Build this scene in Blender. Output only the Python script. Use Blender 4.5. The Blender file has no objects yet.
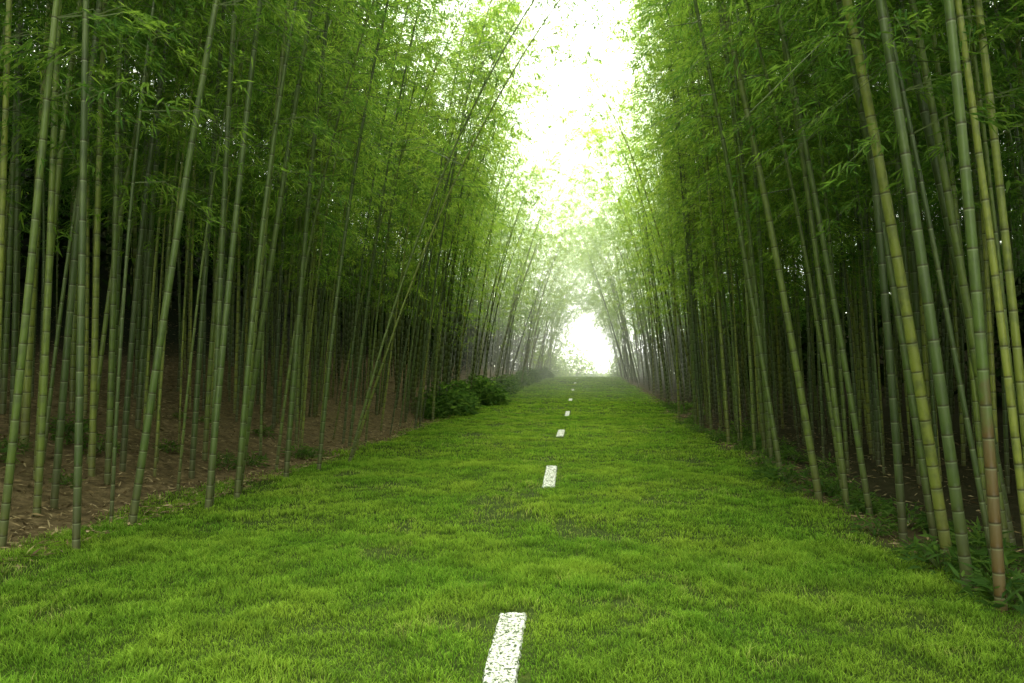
import bpy, math, numpy as np
from mathutils import Vector
rng = np.random.default_rng(7)
S = bpy.context.scene
C = S.collection
R = math.radians
S.view_settings.view_transform = 'Standard'
S.view_settings.look = 'None'
S.view_settings.exposure = 0

# ---------------------------------------------------------------- helpers
def link(o):
    C.objects.link(o); return o

def mesh_np(name, V, loops, starts, mats=(), mat_idx=None, attrs=None, smooth=False):
    me = bpy.data.meshes.new(name)
    V = np.asarray(V, dtype=np.float32)
    me.vertices.add(len(V)); me.vertices.foreach_set('co', V.ravel())
    me.loops.add(len(loops)); me.loops.foreach_set('vertex_index', np.asarray(loops, dtype=np.int32))
    me.polygons.add(len(starts)); me.polygons.foreach_set('loop_start', np.asarray(starts, dtype=np.int32))
    for m in mats: me.materials.append(m)
    if mat_idx is not None:
        me.polygons.foreach_set('material_index', np.asarray(mat_idx, dtype=np.int32))
    me.polygons.foreach_set('use_smooth', np.full(len(starts), smooth) if isinstance(smooth, bool) else smooth)
    for k, a in (attrs or {}).items():
        at = me.attributes.new(k, 'FLOAT', 'POINT')
        at.data.foreach_set('value', np.asarray(a, dtype=np.float32))
    me.update(calc_edges=True)
    return me

def quads(F):
    F = np.asarray(F)
    return F.ravel(), np.arange(len(F))*F.shape[1]

def _h(ix, iy, s):
    n = (ix*374761393 + iy*668265263 + s*974634777) & 0x7fffffff
    n = ((n ^ (n >> 13))*1274126177) & 0x7fffffff
    return ((n ^ (n >> 16)) & 0xffff)/65535.0
def noise(x, y, sc, s=0):
    x = np.asarray(x, dtype=float)*sc; y = np.asarray(y, dtype=float)*sc
    ix = np.floor(x).astype(np.int64); iy = np.floor(y).astype(np.int64)
    fx = x-ix; fy = y-iy
    fx = fx*fx*(3-2*fx); fy = fy*fy*(3-2*fy)
    a = _h(ix, iy, s)*(1-fx)+_h(ix+1, iy, s)*fx
    b = _h(ix, iy+1, s)*(1-fx)+_h(ix+1, iy+1, s)*fx
    return a*(1-fy)+b*fy
def ss(a, b, x):
    t = np.clip((np.asarray(x, dtype=float)-a)/(b-a), 0, 1)
    return t*t*(3-2*t)

def left_edge(y):  return -4.75 + 0.5*(noise(y, 0*y, .35, 3)-.5) + 0.9*ss(30, 62, y)
def right_edge(y): return 2.78 + 0.4*(noise(y, 0*y, .4, 5)-.5) - 0.3*ss(30, 62, y)

def ground_z(x, y):
    x = np.asarray(x, dtype=float); y = np.asarray(y, dtype=float)
    z = 0.95*ss(20, 64, y) - 4.0*ss(66, 110, y)
    far = 1-ss(95, 160, y)
    e = np.maximum(-4.9-x, 0)
    z = z + (0.25*e*ss(0, 1.5, e) + 0.45*np.maximum(e-8, 0)*(1-ss(30, 60, e)*.6))*far
    e2 = np.maximum(x-3.0, 0)
    z = z + (-0.10*ss(0, .8, e2) + 0.05*e2 + 0.45*np.maximum(e2-10, 0)*(1-ss(30, 60, e2)*.6))*far
    z = np.minimum(z, 26 + 3*noise(x, y, .05, 4))
    off = ss(0, 1, e) + ss(0, 1, e2)
    z = z + 0.05*(noise(x, y, .6, 1)-.5) + off*0.18*(noise(x, y, .9, 2)-.5) + 0.03*(noise(x, y, 2.2, 6)-.5)
    return z

# ---------------------------------------------------------------- materials
def mat(name):
    m = bpy.data.materials.new(name); m.use_nodes = True
    nt = m.node_tree; nt.nodes.clear()
    return m, nt
def N(nt, t, **kw):
    n = nt.nodes.new(t)
    for k, v in kw.items(): setattr(n, k, v)
    return n
def ramp(nt, fac, stops):
    r = N(nt, 'ShaderNodeValToRGB')
    e = r.color_ramp.elements
    while len(e) < len(stops): e.new(.5)
    for i, (p, c) in enumerate(stops):
        e[i].position = p; e[i].color = (*c, 1)
    nt.links.new(fac, r.inputs[0]); return r.outputs[0]
def tex_noise(nt, scale, detail=3, coord=None, rough=.55):
    n = N(nt, 'ShaderNodeTexNoise'); n.inputs['Scale'].default_value = scale
    n.inputs['Detail'].default_value = detail; n.inputs['Roughness'].default_value = rough
    if coord is not None: nt.links.new(coord, n.inputs['Vector'])
    return n.outputs[0]
def mixc(nt, a, b, f, mode='MIX'):
    n = N(nt, 'ShaderNodeMix', data_type='RGBA', blend_type=mode)
    for s, v in ((n.inputs[0], f), (n.inputs[6], a), (n.inputs[7], b)):
        if isinstance(v, (int, float)): s.default_value = v
        elif isinstance(v, tuple): s.default_value = (*v, 1)
        else: nt.links.new(v, s)
    return n.outputs[2]
def attr(nt, name):
    return N(nt, 'ShaderNodeAttribute', attribute_name=name).outputs['Fac']
def math_n(nt, op, a, b=0.0):
    n = N(nt, 'ShaderNodeMath', operation=op)
    for s, v in ((n.inputs[0], a), (n.inputs[1], b)):
        if isinstance(v, (int, float)): s.default_value = v
        else: nt.links.new(v, s)
    return n.outputs[0]
def principled(nt, col, rough=.6, spec=.3, bump=None, bstr=.3, bdist=.02):
    p = N(nt, 'ShaderNodeBsdfPrincipled')
    if isinstance(col, tuple): p.inputs['Base Color'].default_value = (*col, 1)
    else: nt.links.new(col, p.inputs['Base Color'])
    p.inputs['Roughness'].default_value = rough
    p.inputs['Specular IOR Level'].default_value = spec
    if bump is not None:
        b = N(nt, 'ShaderNodeBump'); b.inputs['Strength'].default_value = bstr
        b.inputs['Distance'].default_value = bdist
        nt.links.new(bump, b.inputs['Height']); nt.links.new(b.outputs[0], p.inputs['Normal'])
    return p.outputs[0]
def out(nt, sh, sock='Surface'):
    o = N(nt, 'ShaderNodeOutputMaterial'); nt.links.new(sh, o.inputs[sock])
def leafy(nt, col, tcol, f=.45):
    d = N(nt, 'ShaderNodeBsdfDiffuse'); t = N(nt, 'ShaderNodeBsdfTranslucent')
    nt.links.new(col, d.inputs[0]); nt.links.new(tcol, t.inputs[0])
    m = N(nt, 'ShaderNodeMixShader'); m.inputs[0].default_value = f
    nt.links.new(d.outputs[0], m.inputs[1]); nt.links.new(t.outputs[0], m.inputs[2])
    return m.outputs[0]
def orand(nt):
    oi = N(nt, 'ShaderNodeObjectInfo').outputs['Random']
    return math_n(nt, 'FRACT', math_n(nt, 'ADD', oi, attr(nt, 'orand')))

def leaf_material(name, cols, tb=2.2):
    m, nt = mat(name)
    f = math_n(nt, 'ADD', math_n(nt, 'MULTIPLY', attr(nt, 'rnd'), .8), math_n(nt, 'MULTIPLY', orand(nt), .2))
    c = ramp(nt, f, cols)
    t = mixc(nt, c, (tb, tb*.97, tb*.6), 1.0, 'MULTIPLY')
    out(nt, leafy(nt, c, t, .5))
    return m
leaf_mat = leaf_material('bamboo_leaf', [(0, (.020, .055, .016)), (.3, (.06, .13, .028)), (.55, (.15, .24, .045)), (.95, (.29, .37, .075))], 2.4)
shrub_mat = leaf_material('shrub_leaf', [(0.05, (.035, .08, .02)), (.5, (.065, .13, .03)), (.95, (.13, .21, .045))], 1.8)
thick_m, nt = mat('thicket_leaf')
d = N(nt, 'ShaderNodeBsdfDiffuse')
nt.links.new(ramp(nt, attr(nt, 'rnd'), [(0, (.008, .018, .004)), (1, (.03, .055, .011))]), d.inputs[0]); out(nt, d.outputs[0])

def culm_material(name, cols, brown=0):
    m, nt = mat(name)
    co = N(nt, 'ShaderNodeTexCoord').outputs['Object']
    mp = N(nt, 'ShaderNodeMapping'); mp.inputs['Scale'].default_value = (6, 6, .8)
    nt.links.new(co, mp.inputs[0])
    c = ramp(nt, orand(nt), [(0, cols[0]), (.4, cols[1]), (.75, cols[2]), (1, cols[3])])
    n1 = tex_noise(nt, 1.3, 5, mp.outputs[0])
    c = mixc(nt, c, (.20, .24, .06), math_n(nt, 'MULTIPLY', ramp(nt, n1, [(.5, (0,)*3), (.72, (1,)*3)]), .35))
    n2 = tex_noise(nt, 9, 4, co)
    c = mixc(nt, c, (.02, .034, .010), math_n(nt, 'MULTIPLY', ramp(nt, n2, [(.46, (0,)*3), (.68, (1,)*3)]), .6))
    low = attr(nt, 'low')
    if brown:
        c = mixc(nt, c, (.11, .065, .02), ramp(nt, math_n(nt, 'ADD', low, math_n(nt, 'MULTIPLY', math_n(nt, 'SUBTRACT', n2, .5), .6)), [(.44, (0,)*3), (.66, (1,)*3)]))
    else:
        c = mixc(nt, c, (.08, .055, .028), math_n(nt, 'MULTIPLY', ramp(nt, low, [(.72, (0,)*3), (1, (1,)*3)]), .6))
    c = mixc(nt, c, (.36, .40, .26), math_n(nt, 'MULTIPLY', attr(nt, 'band'), .7))
    c = mixc(nt, c, (.035, .03, .012), math_n(nt, 'MULTIPLY', attr(nt, 'joint'), .8))
    out(nt, principled(nt, c, .38, .3, n2, .15, .01))
    return m
cc = [(.022, .045, .006), (.06, .105, .010), (.13, .175, .017), (.25, .27, .035)]
culm_mat = culm_material('bamboo_culm', cc)
brown_culm_mat = culm_material('aged_bamboo_culm', [cc[1], cc[1], cc[2], cc[2]], 1)
twig_m, nt = mat('bamboo_twig'); out(nt, principled(nt, (.08, .11, .03), .6))

gm, nt = mat('soil')
pos = N(nt, 'ShaderNodeNewGeometry').outputs['Position']
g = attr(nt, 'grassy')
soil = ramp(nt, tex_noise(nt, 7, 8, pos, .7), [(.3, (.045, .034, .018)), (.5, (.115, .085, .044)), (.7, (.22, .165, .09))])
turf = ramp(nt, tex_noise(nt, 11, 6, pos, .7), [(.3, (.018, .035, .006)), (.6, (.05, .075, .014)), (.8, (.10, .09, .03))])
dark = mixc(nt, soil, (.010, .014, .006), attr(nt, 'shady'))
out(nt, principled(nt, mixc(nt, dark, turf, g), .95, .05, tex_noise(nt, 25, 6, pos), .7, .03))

gr, nt = mat('grass_blade')
pos = N(nt, 'ShaderNodeNewGeometry').outputs['Position']
tt = attr(nt, 'tip'); rr = attr(nt, 'rnd')
base = ramp(nt, rr, [(0, (.08, .20, .018)), (.45, (.19, .37, .036)), (.85, (.32, .50, .06)), (.96, (.46, .47, .17))])
pat = tex_noise(nt, .8, 4, pos)
base = mixc(nt, base, (.40, .52, .065), math_n(nt, 'MULTIPLY', ramp(nt, pat, [(.40, (0,)*3), (.66, (1,)*3)]), .6))
pat2 = tex_noise(nt, 3.2, 5, pos, .65)
base = mixc(nt, base, (.05, .155, .016), math_n(nt, 'MULTIPLY', ramp(nt, pat2, [(.46, (0,)*3), (.66, (1,)*3)]), .6))
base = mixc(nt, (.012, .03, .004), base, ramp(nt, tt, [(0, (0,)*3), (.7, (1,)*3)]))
tc = mixc(nt, base, (1.6, 1.6, 1.1), 1.0, 'MULTIPLY')
out(nt, leafy(nt, base, tc, .35))

lit, nt = mat('dry_leaf')
c = ramp(nt, attr(nt, 'rnd'), [(0, (.08, .055, .025)), (.5, (.19, .135, .06)), (.9, (.36, .28, .16))])
out(nt, principled(nt, c, .8, .2))

pm, nt = mat('white_paint')
pos = N(nt, 'ShaderNodeNewGeometry').outputs['Position']
sp = tex_noise(nt, 48, 5, pos, .65)
c = ramp(nt, sp, [(.42, (.05, .08, .025)), (.47, (.40, .44, .34)), (.55, (.78, .78, .75))])
out(nt, principled(nt, c, .85, .15, sp, .8, .02))

# ---------------------------------------------------------------- ground sheet
def graded(parts):
    a = []
    for s, e, n in parts: a += list(np.linspace(s, e, n, endpoint=False))
    a.append(parts[-1][1]); return np.array(a)
xs = graded([(-600, -60, 14), (-60, -16, 40), (-16, 12, 190), (12, 60, 40), (60, 600, 14)])
ys = graded([(-60, -4, 24), (-4, 16, 150), (16, 40, 90), (40, 120, 120), (120, 900, 24)])
X, Y = np.meshgrid(xs, ys)
Z = ground_z(X, Y)
nx, ny = len(xs), len(ys)
ii = (np.arange(ny-1)[:, None]*nx+np.arange(nx-1)[None, :]).ravel()
L, St = quads(np.stack([ii, ii+1, ii+1+nx, ii+nx], 1))
wob = (noise(X, Y, 1.7, 9)-.5)*.5
gra = ss(-.25, .15, X-left_edge(Y)+wob)*ss(-.2, .15, right_edge(Y)-X+wob)
gra = np.maximum(gra, ss(90, 100, Y))
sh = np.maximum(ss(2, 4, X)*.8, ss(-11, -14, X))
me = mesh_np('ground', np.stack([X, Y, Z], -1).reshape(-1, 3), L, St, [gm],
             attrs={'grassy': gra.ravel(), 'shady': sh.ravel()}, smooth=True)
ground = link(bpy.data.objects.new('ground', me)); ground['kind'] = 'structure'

# ---------------------------------------------------------------- painted dashes
DASH = [(-.43, 2.7, -.50, 4.8), (-.57, 10.1, -.63, 12.2), (-.72, 17.7, -.76, 19.8), (-.80, 25.4, -.82, 27.3),
        (-.88, 33, -.9, 34.6), (-.95, 41, -.97, 42.4), (-1.0, 49, -1.0, 50.2), (-1.0, 56.6, -1.0, 57.6)]
HW = .088
def near_dash(x, y, pad):
    m = np.zeros(len(x), bool)
    for x0, y0, x1, y1 in DASH:
        cx = x0+(x1-x0)*(y-y0)/(y1-y0)
        m |= (np.abs(x-cx) < HW+pad) & (y > y0-pad*2) & (y < y1+pad)
    return m
for x0, y0, x1, y1 in DASH:
    nu, nv = 21, 150
    u = np.linspace(-1, 1, nu); v = np.linspace(0, 1, nv)
    U, Vv = np.meshgrid(u, v)
    yy = y0+(y1-y0)*Vv
    xx = x0+(x1-x0)*Vv + U*(HW*(1-.15*(y0 > 20))+.014*(noise(yy, U*0+np.sign(U), 30, 8)-.5)*np.abs(U))
    yy = yy + (.05*(noise(xx, xx*0, 60, 3)-.5))*(np.abs(Vv-.5) > .48)
    edge = ss(0, .1, 1-np.abs(U))*ss(0, .006, Vv)*ss(0, .006, 1-Vv)
    zz = ground_z(xx, yy)+.004+edge*(.008+.014*noise(xx, yy, 50, 4)+.010*noise(xx, yy, 110, 5))
    ii = (np.arange(nv-1)[:, None]*nu+np.arange(nu-1)[None, :]).ravel()
    L, St = quads(np.stack([ii, ii+1, ii+1+nu, ii+nu], 1))
    P = np.stack([xx, yy, zz], -1).reshape(-1, 3); org = P.mean(0)
    me = mesh_np('painted_dash', P-org, L, St, [pm])
    o = link(bpy.data.objects.new('painted_dash', me)); o.location = org
    o['label'] = 'rough white painted dash on the green grass path'
    o['category'] = 'lane marking'; o['group'] = 'white dashes along the grass path'

# ---------------------------------------------------------------- grass
def blades(x, y, h, w, lean):
    n = len(x); z = ground_z(x, y)-.004
    a = rng.uniform(0, 2*np.pi, n)
    b = a+rng.normal(0, .6, n)+np.pi/2
    dx, dy = np.cos(a)*w/2, np.sin(a)*w/2
    lx, ly = np.cos(b)*h*lean, np.sin(b)*h*lean
    V = np.empty((n, 5, 3))
    V[:, 0] = np.stack([x-dx, y-dy, z], 1); V[:, 1] = np.stack([x+dx, y+dy, z], 1)
    mx, my, mz = x+lx*.35, y+ly*.35, z+h*.6
    V[:, 2] = np.stack([mx+dx*.8, my+dy*.8, mz], 1); V[:, 3] = np.stack([mx-dx*.8, my-dy*.8, mz], 1)
    V[:, 4] = np.stack([x+lx, y+ly, z+h*(1.0-.25*lean)], 1)
    return V
AV = []; AR = []
for ya, yb, dens, w, hh in [(.5, 3.3, 1300, .007, 1), (3.3, 7, 6800, .0042, 1), (7, 13, 2900, .0065, 1), (13, 26, 1050, .012, 1.0), (26, 44, 340, .024, 1.05), (44, 72, 150, .04, 1.1)]:
    n = int((yb-ya)*8.6*dens)
    x = rng.uniform(-5.3, 3.3, n); y = rng.uniform(ya, yb, n)
    wob = (noise(x, y, 1.7, 9)-.5)*.5
    d = np.minimum(x-left_edge(y)+wob, right_edge(y)-x+wob)
    bare = noise(x, y, 1.1, 21)*.6+noise(x, y, 4.3, 22)*.4
    nd = near_dash(x, y, .0)
    keep = (rng.random(n) < ss(-.35, .25, d)) & (~nd | (rng.random(n) < .12+.012*y)) & (rng.random(n) < 1.0-.8*ss(.66, .80, bare))
    x, y, bare = x[keep], y[keep], bare[keep]
    cl = noise(x, y, 3.6, 11)*.5+noise(x, y, 9, 12)*.5
    h = (.018+.09*cl**1.6)*rng.uniform(.6, 1.4, len(x))*hh
    h *= np.where(near_dash(x, y, .07), .5, 1)
    V = blades(x, y, h, w*rng.uniform(.7, 1.3, len(x)), rng.uniform(.2, 1.0, len(x)))
    AV.append(V); AR.append(np.clip(rng.beta(2, 2.4, len(x))*.9+.25*(cl-.4)+.25*ss(.6, .75, bare), 0, 1))
V = np.concatenate(AV); rr_ = np.concatenate(AR); n = len(V)
i5 = np.arange(n)*5
L = np.stack([i5, i5+1, i5+2, i5+3, i5+3, i5+2, i5+4], 1).ravel()
St = np.stack([np.arange(n)*7, np.arange(n)*7+4], 1).ravel()
me = mesh_np('grass', V.reshape(-1, 3), L, St, [gr], attrs={'tip': np.tile([0, 0, .6, .6, 1.], n), 'rnd': np.repeat(rr_, 5)})
grass = link(bpy.data.objects.new('grass', me)); grass['kind'] = 'stuff'
grass['label'] = 'short bright green tufted grass covering the path'; grass['category'] = 'grass'

# ---------------------------------------------------------------- leaves helper
def leaf_quads(P, az, pitch, ln, w, roll):
    d = np.stack([np.cos(az)*np.cos(pitch), np.sin(az)*np.cos(pitch), np.sin(pitch)], 1)
    s = np.stack([-np.sin(az), np.cos(az), np.zeros_like(az)], 1)
    up = np.cross(d, s)
    s = s*np.cos(roll)[:, None]+up*np.sin(roll)[:, None]
    ln = ln[:, None]; w = w[:, None]
    return np.stack([P, P+d*ln*.38-s*w/2, P+d*ln+np.array([0, 0, -.12])*ln, P+d*ln*.38+s*w/2], 1)

n = 45000
ex = rng.random(n)**1.6*11
x = np.where(rng.random(n) < .82, -4.6-ex, 2.8+ex*.5); y = 3+rng.random(n)**1.3*40
z = ground_z(x, y)+rng.uniform(.006, .03, n)
V = leaf_quads(np.stack([x, y, z], 1), rng.uniform(0, 6.28, n), rng.normal(.05, .25, n), rng.uniform(.06, .15, n), rng.uniform(.012, .03, n), rng.normal(0, .4, n))
L, St = quads(np.arange(n*4).reshape(-1, 4))
me = mesh_np('leaf_litter', V.reshape(-1, 3), L, St, [lit], attrs={'rnd': np.repeat(rng.random(n), 4)})
o = link(bpy.data.objects.new('leaf_litter', me)); o['kind'] = 'stuff'
o['label'] = 'dry brown fallen bamboo leaves on the soil bank'; o['category'] = 'fallen leaves'

TX = []
def thick(n, xa, xb, ya, yb, h, size, z0=None):
    x = rng.uniform(xa, xb, n*2); y = rng.uniform(ya, yb, n*2)
    k = noise(x, y, .5, 31) > .35*rng.random(n*2)+.15
    x, y = x[k][:n], y[k][:n]
    m = len(x)
    if z0 is None:
        hh = h*(.35+.9*noise(x, y, .4, 33))
        z = ground_z(x, y)+hh*rng.random(m)**.8
        pitch = rng.normal(-.2, .6, m); wf = rng.uniform(.25, .45, m)
    else:
        z = z0+h*rng.random(m)+2*noise(x, y, .3, 35)+np.maximum(ground_z(x, y)-2, 0)
        pitch = rng.normal(-.15, .3, m); wf = rng.uniform(.35, .55, m)
    TX.append(leaf_quads(np.stack([x, y, z], 1), rng.uniform(0, 6.28, m), pitch, rng.uniform(.7, 1.3, m)*size, wf*size, rng.normal(0, .5, m)))
def flush(name, label, cat):
    global TX
    V = np.concatenate(TX); n = len(V); TX = []
    L, St = quads(np.arange(n*4).reshape(-1, 4))
    me = mesh_np(name, V.reshape(-1, 3), L, St, [thick_m], attrs={'rnd': np.repeat(rng.random(n), 4)})
    o = link(bpy.data.objects.new(name, me)); o['kind'] = 'stuff'; o['label'] = label; o['category'] = cat
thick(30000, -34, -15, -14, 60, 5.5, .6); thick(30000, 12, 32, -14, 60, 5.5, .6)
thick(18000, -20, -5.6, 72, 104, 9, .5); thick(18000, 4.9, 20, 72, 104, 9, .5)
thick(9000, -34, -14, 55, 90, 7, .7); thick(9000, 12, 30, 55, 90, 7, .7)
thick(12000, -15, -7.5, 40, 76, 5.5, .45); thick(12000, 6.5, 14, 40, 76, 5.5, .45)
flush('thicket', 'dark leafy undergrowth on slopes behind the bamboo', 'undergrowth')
thick(36000, -27, -6.6, -28, 62, 3.2, .62, 10.0); thick(36000, 4.9, 25, -28, 62, 3.2, .62, 10.0)  # added leaf layer that keeps sky light out of the grove
flush('light_block_leaves', 'added dark leaf layer blocking sky light above the bamboo grove', 'light-blocking leaves')

# ---------------------------------------------------------------- bamboo builders (all quads)
def r_(a, b): return rng.uniform(a, b)
def spine(H, a, b, t, ph):
    x = H*(a*t+b*t**2.6); y = .10*np.sin(t*5+ph)*t*H*.12
    z = H*(t-.10*t**5)
    return np.stack([x, y, z], -1)
def culm_data(H, a, b, r0, ph, k, lod):
    zs = []; z = .0
    while z < H*.99:
        zs.append(z); f = z/H
        z += (.14+.24*min(1, f*4))*(1-.35*max(0, f-.5)*2)*r_(.92, 1.08)
    tl = []; rl = []; band = []; joint = []
    prof = ((-.020, 1, .2, 0), (-.010, 1.0, .8, 0), (-.003, 1.06, .3, 1), (.004, 1.07, 0, 1), (.010, 1.0, .0, .3), (.04, 1.0, .1, 0)) if not lod else ((-.02, 1, .5, 0), (.01, 1.03, 0, .7))
    for z in zs:
        r = r0*(1-(z/H)**1.25*.9)
        for dz, m, bd, jt in prof:
            if z+dz < 0 and z > 0: continue
            tl.append(max(0, (z+dz))/H); rl.append(r*m); band.append(bd); joint.append(jt)
    tl = np.array(tl); rl = np.array(rl)
    P = spine(H, a, b, tl, ph)
    an = np.arange(k)/k*2*np.pi
    V = P[:, None, :]+rl[:, None, None]*np.stack([np.cos(an), np.sin(an), 0*an], 1)[None]
    m = len(tl)
    i = (np.arange(m-1)[:, None]*k); j = np.arange(k)[None]; jn = (j+1) % k
    F = np.stack([i+j, i+jn, i+k+jn, i+k+j], -1).reshape(-1, 4)
    low = np.clip(1-tl*H/3, 0, 1)
    return V.reshape(-1, 3), F, {'band': np.repeat(band, k), 'joint': np.repeat(joint, k), 'low': np.repeat(low, k)}, np.array(zs)/H, np.repeat(P, k, 0)
def crown_data(H, a, b, ph, nodes, start, reach, nclus, nl=7, ls=1.0, twigs=True):
    nodes = nodes[nodes*H > start]
    nodes = np.repeat(nodes, 2)
    nb = len(nodes)
    f = (nodes*H-start)/(H-start)
    az = np.arange(nb)//2*np.pi+rng.normal(0, .8, nb)+(np.arange(nb) % 2)*.9
    Lb = reach*(.45+.75*np.sin(np.clip(f*1.05+.08, 0, 1)*np.pi)**.7)*rng.uniform(.5, 1.25, nb)
    B = spine(H, a, b, nodes, ph)
    rise = rng.uniform(.35, .75, nb)
    def pt(idx, s):
        hd = np.stack([np.cos(az[idx]), np.sin(az[idx])], 1)*(Lb[idx]*s)[:, None]
        zz = Lb[idx]*(rise[idx]*s-.85*s*s)
        return B[idx]+np.concatenate([hd, zz[:, None]], 1)
    nt_ = 0
    if twigs:
        SEG = np.array([0, .4, 1.0]); tv = []
        sd = np.stack([-np.sin(az), np.cos(az), 0*az], 1)
        for s in SEG:
            p = pt(np.arange(nb), np.full(nb, s)); r = .007*(1-s*.75)
            for q in range(3):
                tv.append(p+sd*(math.cos(q*2.094)*r)+np.array([0, 0, math.sin(q*2.094)*r]))
        TV = np.stack(tv, 1).reshape(-1, 3)
        TF = [[s*3+q, s*3+(q+1) % 3, s*3+3+(q+1) % 3, s*3+3+q] for s in range(2) for q in range(3)]
        TF = (np.arange(nb)[:, None, None]*9+np.array(TF)[None]).reshape(-1, 4)
        nt_ = len(TV)
    else:
        TV = np.zeros((0, 3)); TF = np.zeros((0, 4), int)
    ci = np.repeat(np.arange(nb), nclus)
    s = rng.uniform(.22, 1.05, len(ci))
    P = pt(ci, s)
    P[:, :2] += np.stack([-np.sin(az[ci]), np.cos(az[ci])], 1)*(rng.normal(0, .20, len(ci))*Lb[ci]*(.4+.6*s))[:, None]
    P[:, 2] += rng.normal(0, .03, len(ci))-np.abs(rng.normal(0, .04, len(ci)))
    keep = rng.random(len(ci)) > .15
    P = P[keep]; ci = ci[keep]
    li = np.repeat(np.arange(len(P)), nl)
    n = len(li)
    caz = az[ci][li]+rng.normal(0, .4, len(P))[li]
    laz = caz+rng.normal(0, .75, n)
    Q = P[li]+rng.normal(0, .045, (n, 3))*np.array([1, 1, .6])*ls
    V = leaf_quads(Q, laz, rng.normal(-.35, .35, n), rng.uniform(.08, .16, n)*ls, rng.uniform(.015, .024, n)*ls, rng.normal(0, .45, n))
    F = np.concatenate([TF, np.arange(n*4).reshape(-1, 4)+nt_])
    clr = rng.random(len(P))
    rnd = np.concatenate([np.full(nt_, .5), np.repeat(np.clip(.15+.55*clr[li]+.35*rng.random(n), 0, 1), 4)])
    mi = np.concatenate([np.zeros(len(TF)), np.ones(n)])
    return np.concatenate([TV, V.reshape(-1, 3)]), F, rnd, mi

spec = [ # H, a, b, r0, start, reach, nclus
 (15.5, .00, .06, .046, 5.2, 1.4, 11), (14.0, .02, .12, .038, 4.4, 1.4, 11), (16.5, .00, .09, .049, 6.2, 1.5, 11),
 (13.0, .03, .18, .034, 3.8, 1.4, 11), (15.0, .01, .26, .029, 5.0, 1.4, 10), (11.5, .02, .08, .024, 3.2, 1.2, 11),
 (14.5, .00, .02, .041, 4.0, 1.3, 11), (8.5, .03, .32, .020, 1.6, 1.0, 11)]
VAR = []; LOD = []; CUL = []
for q in spec:
    H, a, b, r0, st, re, nc = q
    ph = r_(0, 6)
    V, F, A, nodes, PC = culm_data(H, a, b, r0, ph, 9, False)
    CUL.append((V, PC))
    L, St = quads(F); cm = mesh_np('culm', V, L, St, [culm_mat], attrs=A, smooth=True)
    if len(VAR) == 0: bm_ = mesh_np('culm', V, L, St, [brown_culm_mat], attrs=A, smooth=True)
    V, F, rnd, mi = crown_data(H, a, b, ph, nodes, st, re, nc)
    L, St = quads(F); cr = mesh_np('crown', V, L, St, [twig_m, leaf_mat], mat_idx=mi, attrs={'rnd': rnd})
    VAR.append((cm, cr, rnd))
    V, F, A, _, _ = culm_data(H, a, b, r0*.9, ph, 5, True)
    V2, F2, rnd, mi = crown_data(H, a, b, ph, nodes, st, re*1.05, 6, 6, 1.35, False)
    LOD.append((V, F, A, V2, F2, rnd))
def shade_tint(x, y):
    """shade put into leaf colour: darker deep inside and near the camera, brighter elsewhere"""
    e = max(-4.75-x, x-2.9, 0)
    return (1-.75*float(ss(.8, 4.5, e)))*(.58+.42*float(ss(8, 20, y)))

# ---- placements
P = []
heroL = [(-4.51, 6.14, 6, 0, 0), (-4.80, 7.04, 5, 0, 1), (-4.65, 7.15, 0, 10, 7.5), (-4.32, 8.05, 2, 5, 4), (-4.42, 8.3, 0, -10, 2.0), (-4.25, 8.6, 1, 0, 3),
         (-4.47, 9.08, 2, 0, 7), (-4.38, 8.85, 6, 0, 5.5), (-5.19, 6.1, 6, 0, 5), (-5.24, 9.0, 5, 0, 4), (-4.3, 11.45, 1, 0, 4), (-4.16, 12.5, 4, 10, 14),
         (-4.25, 12.9, 4, 0, 17), (-4.4, 10.4, 0, 0, 4), (-5.7, 7.4, 0, 20, 3), (-6.0, 6.9, 6, 0, 1), (-4.9, 11.2, 3, 0, 5)]
heroR = [(2.67, 5.21, 8, 180, 2.6), (2.73, 5.75, 0, 175, 6), (3.0, 6.65, 2, 180, 8), (2.9, 7.3, 6, 180, 3), (3.02, 8.45, 0, 180, 8),
         (2.88, 8.75, 1, 180, 4), (2.8, 9.5, 2, 185, 9), (2.75, 11.1, 0, 175, 8), (3.12, 9.6, 3, 180, 5), (3.25, 5.9, 6, 180, 5),
         (3.3, 7.6, 1, 180, 6), (3.45, 6.3, 5, 170, 2), (3.6, 6.9, 0, 180, 7), (3.5, 8.1, 5, 180, 5), (3.05, 6.0, 5, 180, 7), (3.9, 7.4, 2, 180, 9)]
for x, y, v, az, ti in heroL+heroR:
    P.append([x, y, v, az, ti, 1.0])
hero_n = len(P)
pts = np.array([[p[0], p[1]] for p in P])
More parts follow.
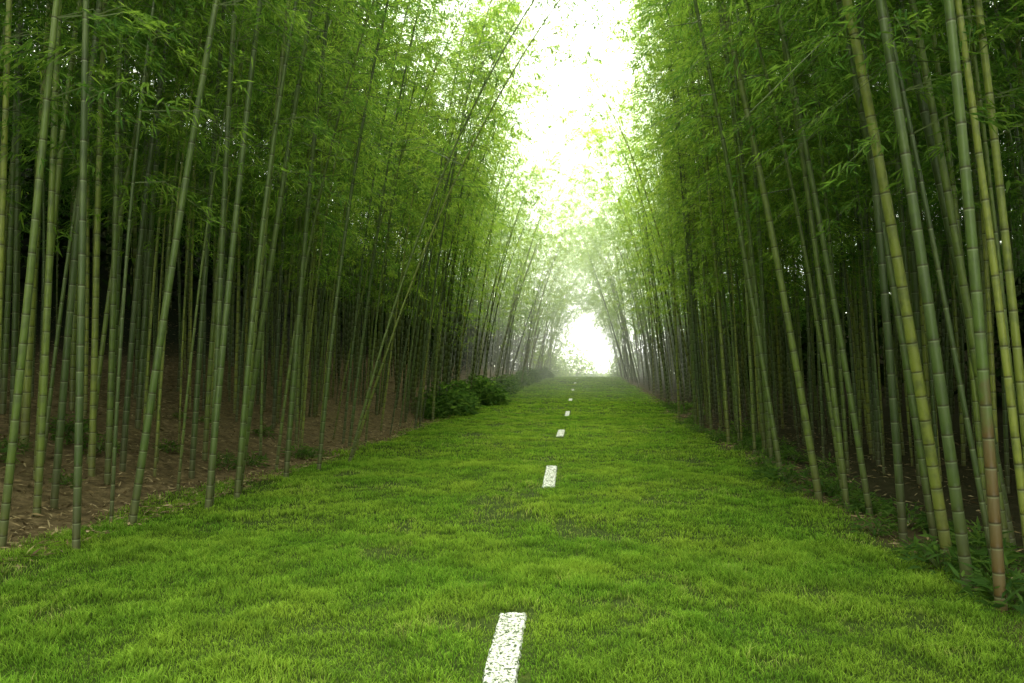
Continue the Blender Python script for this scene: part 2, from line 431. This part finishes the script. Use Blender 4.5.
def fill(side, n, ymin, ymax, depth, power, spacing, bushy=0):
    global pts
    c = 0; tries = 0
    while c < n and tries < n*12:
        tries += 1
        y = ymin+(ymax-ymin)*rng.random()
        e = rng.random()**power*depth
        if noise(np.array(y*1.0), np.array(e*1.0), .9, 40+side) < .36 and e < 4 and rng.random() < .8: continue
        if side < 0: x = float(left_edge(np.array(y)))-.05-e
        else: x = float(right_edge(np.array(y)))+.12+e
        if -1 < y < 13 and e < .5: continue
        if x*x+y*y < 16: continue
        if np.min((pts[:, 0]-x)**2+(pts[:, 1]-y)**2) < spacing**2: continue
        pts = np.vstack([pts, [x, y]])
        edge = max(0, 1-e/4)
        fa = float(ss(28, 56, y)); mid = float(ss(12, 18, y))
        tilt = (1+(1.5+4.2*mid if side < 0 else 1.8+1.6*mid)*edge+7.5*fa*edge)*r_(.2, 1.6)+(-2 if e > 5 else 0)
        if rng.random() < bushy: v = 7
        elif y > 52 and e < 1.6 and rng.random() < .4: v = 7
        elif e < 2.5 and y < 30: v = rng.choice([0, 1, 2, 3, 5, 6], p=[.18, .2, .12, .1, .26, .14])
        elif e < 2.5: v = rng.choice([0, 1, 2, 3, 4, 5], p=[.15, .2, .15, .22, .12, .16])
        else: v = rng.choice([0, 1, 2, 3, 5, 6], p=[.2, .15, .15, .1, .2, .2])
        az = (0 if side < 0 else 180)+rng.normal(0, 32 if e < 3 else 70)
        P.append([x, y, int(v), az, tilt, r_(.8, 1.2)]); c += 1
fill(-1, 145, 6, 30, 5, 1.1, .22); fill(1, 160, 6, 30, 4, 1.1, .2)
fill(-1, 280, 6, 36, 19, 1, .4); fill(1, 280, 3, 36, 15, 1, .4)
fill(-1, 190, 28, 76, 8, 1.3, .4); fill(1, 190, 28, 76, 7, 1.3, .4)
fill(-1, 120, 32, 80, 18, 1, .7); fill(1, 120, 32, 80, 16, 1, .7)
fill(-1, 90, -24, 5, 8, 1, .5); fill(1, 90, -24, 4, 8, 1, .5)
for k in range(30):
    sd = -1 if k % 2 else 1
    y = r_(62, 74); x = (-3.9 if sd < 0 else 3.0)+sd*r_(0, .9)
    P.append([x, y, int(rng.choice([7, 3, 4, 7])), (0 if sd < 0 else 180)+rng.normal(0, 18), r_(3, 13), r_(.95, 1.2)])
for k in range(22):
    sd = -1 if k % 2 else 1
    y = r_(36, 60); x = (-4.4 if sd < 0 else 2.9)+sd*r_(0, 1.2)
    P.append([x, y, int(rng.choice([3, 4, 1])), (0 if sd < 0 else 180)+rng.normal(0, 18), r_(6, 12), r_(.9, 1.2)])
for k in range(10):   # left edge plants that overhang the light gap
    y = 16+k*1.9+r_(-.5, .5); x = float(left_edge(np.array(y)))-r_(.1, .9)
    P.append([x, y, int(rng.choice([1, 3, 4])), rng.normal(0, 20), r_(6, 10.5), r_(.95, 1.2)])
for k in range(5):
    y = 24+k*3+r_(-.5, .5); x = float(right_edge(np.array(y)))+r_(.1, .9)
    P.append([x, y, int(rng.choice([1, 3])), 180+rng.normal(0, 20), r_(5, 8), r_(.95, 1.15)])
fill(-1, 70, 8, 90, 26, .35, .9, 1.0); fill(1, 70, 6, 90, 24, .35, .9, 1.0)

def visible(x, y):
    dc = x*-.105+y*.9945; rt = x*.9945+y*.105
    return dc > 1 and abs(rt/dc) < .73
order = sorted(range(len(P)), key=lambda i: (i >= hero_n, P[i][0]**2+P[i][1]**2 if visible(P[i][0], P[i][1]) else 1e9))
indiv = order[:290]; rest = order[290:]
for i in indiv:
    x, y, v, az, ti, sc = P[i]
    z = float(ground_z(x, y))-.03
    e = bpy.data.objects.new('bamboo', None); e.empty_display_size = .3
    e.location = (x, y, z); e.rotation_euler = (0, R(ti), R(az)); e.scale = (sc,)*3
    link(e)
    e['category'] = 'bamboo'; e['group'] = 'bamboo stems lining the grass path'
    if v == 8: lab = 'bamboo with brown lower stem at the grass path edge'
    elif ti > 13: lab = 'slender bamboo arching strongly over the grass path'
    elif x < 0 and x > -5.6: lab = 'green jointed bamboo on brown soil edge beside path'
    elif x < 0: lab = 'dark green bamboo on the brown leaf-strewn bank'
    elif x < 3.8: lab = 'yellow-green jointed bamboo leaning over the grass path edge'
    else: lab = 'dark green bamboo deep in the shaded grove'
    e['label'] = lab
    vv = 0 if v == 8 else v
    cmesh = (bm_ if v == 8 else VAR[vv][0]).copy()
    cv, pc = CUL[vv]; f = r_(.55, 1.0) if i >= hero_n else r_(.72, .95)
    cmesh.vertices.foreach_set('co', (pc+(cv-pc)*f).astype(np.float32).ravel())
    c = bpy.data.objects.new('culm', cmesh); link(c); c.parent = e
    crm = VAR[vv][1].copy()
    crm.attributes['rnd'].data.foreach_set('value', (VAR[vv][2]*shade_tint(x, y)).astype(np.float32))  # crown leaf tint carries painted grove shade
    c = bpy.data.objects.new('crown', crm); link(c); c.parent = e

VV = []; FF = []; MI = []; AT = {k: [] for k in ('band', 'joint', 'low', 'rnd', 'orand')}
off = 0
for i in rest:
    x, y, v, az, ti, sc = P[i]
    z = float(ground_z(x, y))-.03
    ct, st = math.cos(R(ti)), math.sin(R(ti)); ca, sa = math.cos(R(az)), math.sin(R(az))
    M = np.array([[ca, -sa, 0], [sa, ca, 0], [0, 0, 1]])@np.array([[ct, 0, st], [0, 1, 0], [-st, 0, ct]])*sc
    V1, F1, A1, V2, F2, rnd = LOD[v]
    W = np.concatenate([V1, V2])@M.T+np.array([x, y, z])
    VV.append(W.astype(np.float32)); FF.append((np.concatenate([F1, F2+len(V1)])+off).astype(np.int32)); off += len(W)
    MI.append(np.concatenate([np.zeros(len(F1)), np.ones(len(F2))])); z2 = np.zeros(len(V2), np.float32)
    for k in ('band', 'joint', 'low'): AT[k].append(np.concatenate([A1[k], z2]).astype(np.float32))
    AT['rnd'].append(np.concatenate([np.zeros(len(V1)), rnd*shade_tint(x, y)]).astype(np.float32))
    AT['orand'].append(np.full(len(W), rng.random(), np.float32))
L, St = quads(np.concatenate(FF))
me = mesh_np('bamboo_grove', np.concatenate(VV), L, St, [culm_mat, leaf_mat], mat_idx=np.concatenate(MI), attrs={k: np.concatenate(a) for k, a in AT.items()})
grove = link(bpy.data.objects.new('bamboo_grove', me)); grove['kind'] = 'stuff'
grove['label'] = 'dense dark bamboo grove behind the path edge stems'; grove['category'] = 'bamboo grove'

# ---------------------------------------------------------------- shrubs / ground plants
def shrub_mesh(n, rad, hgt, ll, lw, name, lm):
    a = rng.uniform(0, 6.28, n); rr = rng.random(n)**.6*rad
    z = (rng.random(n)**.8)*hgt*(1-.6*(rr/rad)**2)*(.75+.5*noise(np.cos(a)*rr*3+9, np.sin(a)*rr*3+9, 1.5, 7))
    Pp = np.stack([np.cos(a)*rr, np.sin(a)*rr, z], 1)
    V = leaf_quads(Pp, a+rng.normal(0, .9, n), rng.normal(.1, .45, n), rng.uniform(.6, 1.2, n)*ll, rng.uniform(.7, 1.2, n)*lw, rng.normal(0, .5, n))
    m = 26; sa = rng.uniform(0, 6.28, m); e = np.stack([np.cos(sa)*rad*.6, np.sin(sa)*rad*.6, np.full(m, hgt*.7)], 1)*rng.uniform(.5, 1, (m, 1))
    sd = np.stack([-np.sin(sa), np.cos(sa), 0*sa], 1)*.006
    SV = np.stack([-sd, sd, e+sd*.4, e-sd*.4], 1)
    VV = np.concatenate([SV, V]).reshape(-1, 3)
    L, St = quads(np.arange(len(VV)).reshape(-1, 4))
    return mesh_np(name, VV, L, St, [twig_m, lm], mat_idx=np.concatenate([np.zeros(m), np.ones(n)]),
                   attrs={'rnd': np.concatenate([np.full(m*4, .5), np.repeat(rng.random(n), 4)])})
bush = [shrub_mesh(1000, .8, .95, .2, .09, 'shrub', shrub_mat) for _ in range(3)]
low = [shrub_mesh(150, .24, .26, .15, .03, 'ground_plant', shrub_mat) for _ in range(4)]
pale = [shrub_mesh(2200, 1.5, 2.6, .22, .08, 'shrub', leaf_mat) for _ in range(2)]
for k in range(24):
    y = (23.5+k*1.25 if k < 12 else 39.5+(k-12)*2.1)+r_(-.5, .5); x = float(left_edge(np.array(y)))+.35-r_(0, 1.1)
    o = link(bpy.data.objects.new('shrub', bush[k % 3])); o.location = (x, y, float(ground_z(x, y))-.05)
    o.rotation_euler = (0, 0, r_(0, 6)); s = r_(.65, 1.3); o.scale = (s, s, s*r_(.8, 1.1))
    o['label'] = 'low green leafy shrub at the grass path edge'; o['category'] = 'shrub'; o['group'] = 'shrubs along the path edge'
for k, (x, y, s) in enumerate([(-4.2, 70, .9), (-3.6, 78, 1.2), (-4.8, 84, 1.8), (2.9, 72, .7), (4.2, 82, 1.5), (-2.8, 84, 2.3), (-1.2, 94, 2.1), (3.4, 92, 2.0)]):
    o = link(bpy.data.objects.new('shrub', pale[k % 2])); o.location = (x, y, float(ground_z(x, y))-.05)
    o.rotation_euler = (0, 0, r_(0, 6)); o.scale = (s, s, s)
    o['label'] = 'pale green leafy shrub beyond the end of the path'; o['category'] = 'shrub'; o['group'] = 'shrubs beyond the path end'
for k in range(96):
    if k < 78:
        y = 5+rng.random()**1.2*26; x = float(right_edge(np.array(y)))+.0+r_(0, 1)**1.5*1.3
    else:
        y = r_(5.5, 14); x = float(left_edge(np.array(y)))-r_(.0, 3.5)
    o = link(bpy.data.objects.new('ground_plant', low[k % 4])); o.location = (x, y, float(ground_z(x, y))-.02)
    o.rotation_euler = (0, 0, r_(0, 6)); s = r_(.5, 1.2); o.scale = (s,)*3
    o['label'] = 'small leafy green plant growing at the foot of bamboo'; o['category'] = 'plant'; o['group'] = 'small plants at the bamboo feet'

# ---------------------------------------------------------------- mist at the far end of the tunnel
vm, nt = mat('mist'); vs = N(nt, 'ShaderNodeVolumeScatter'); vs.inputs['Density'].default_value = .015
vs.inputs['Color'].default_value = (.96, 1, .86, 1); vs.inputs['Anisotropy'].default_value = .5
out(nt, vs.outputs[0], 'Volume')
bv = [(x, y, z) for x in (-7.5, 6.5) for y in (32, 110) for z in (-6, 15)]
bf = [(0, 1, 3, 2), (4, 6, 7, 5), (0, 4, 5, 1), (2, 3, 7, 6), (0, 2, 6, 4), (1, 5, 7, 3)]
me = bpy.data.meshes.new('mist'); me.from_pydata(bv, [], bf); me.materials.append(vm)
o = link(bpy.data.objects.new('mist', me)); o['kind'] = 'structure'; o['label'] = 'thin pale mist at the end of the path'

# ---------------------------------------------------------------- light
w = bpy.data.worlds.new('World'); S.world = w; w.use_nodes = True
nt = w.node_tree; nt.nodes.clear()
sk = N(nt, 'ShaderNodeTexSky', sky_type='NISHITA'); sk.sun_disc = False
sk.sun_elevation = R(52); sk.sun_rotation = R(0)
c = mixc(nt, sk.outputs[0], (40, 42, 35), .9)
bg = N(nt, 'ShaderNodeBackground'); bg.inputs[1].default_value = .15
nt.links.new(c, bg.inputs[0])
wo = N(nt, 'ShaderNodeOutputWorld'); nt.links.new(bg.outputs[0], wo.inputs[0])
w.cycles.max_bounces = 3
sl = bpy.data.lights.new('sun', 'SUN'); sl.energy = 5; sl.angle = R(14); sl.color = (1, .96, .84)
sl.cycles.max_bounces = 3
so = link(bpy.data.objects.new('sun', sl)); so.rotation_euler = (R(-38), 0, 0)

cam = bpy.data.cameras.new('camera'); cam.lens = 26; cam.sensor_width = 36; cam.clip_end = 3000
co = link(bpy.data.objects.new('camera', cam)); co.location = (0, 0, 1.6)
co.rotation_euler = (R(92.2), 0, R(6.02)); S.camera = co
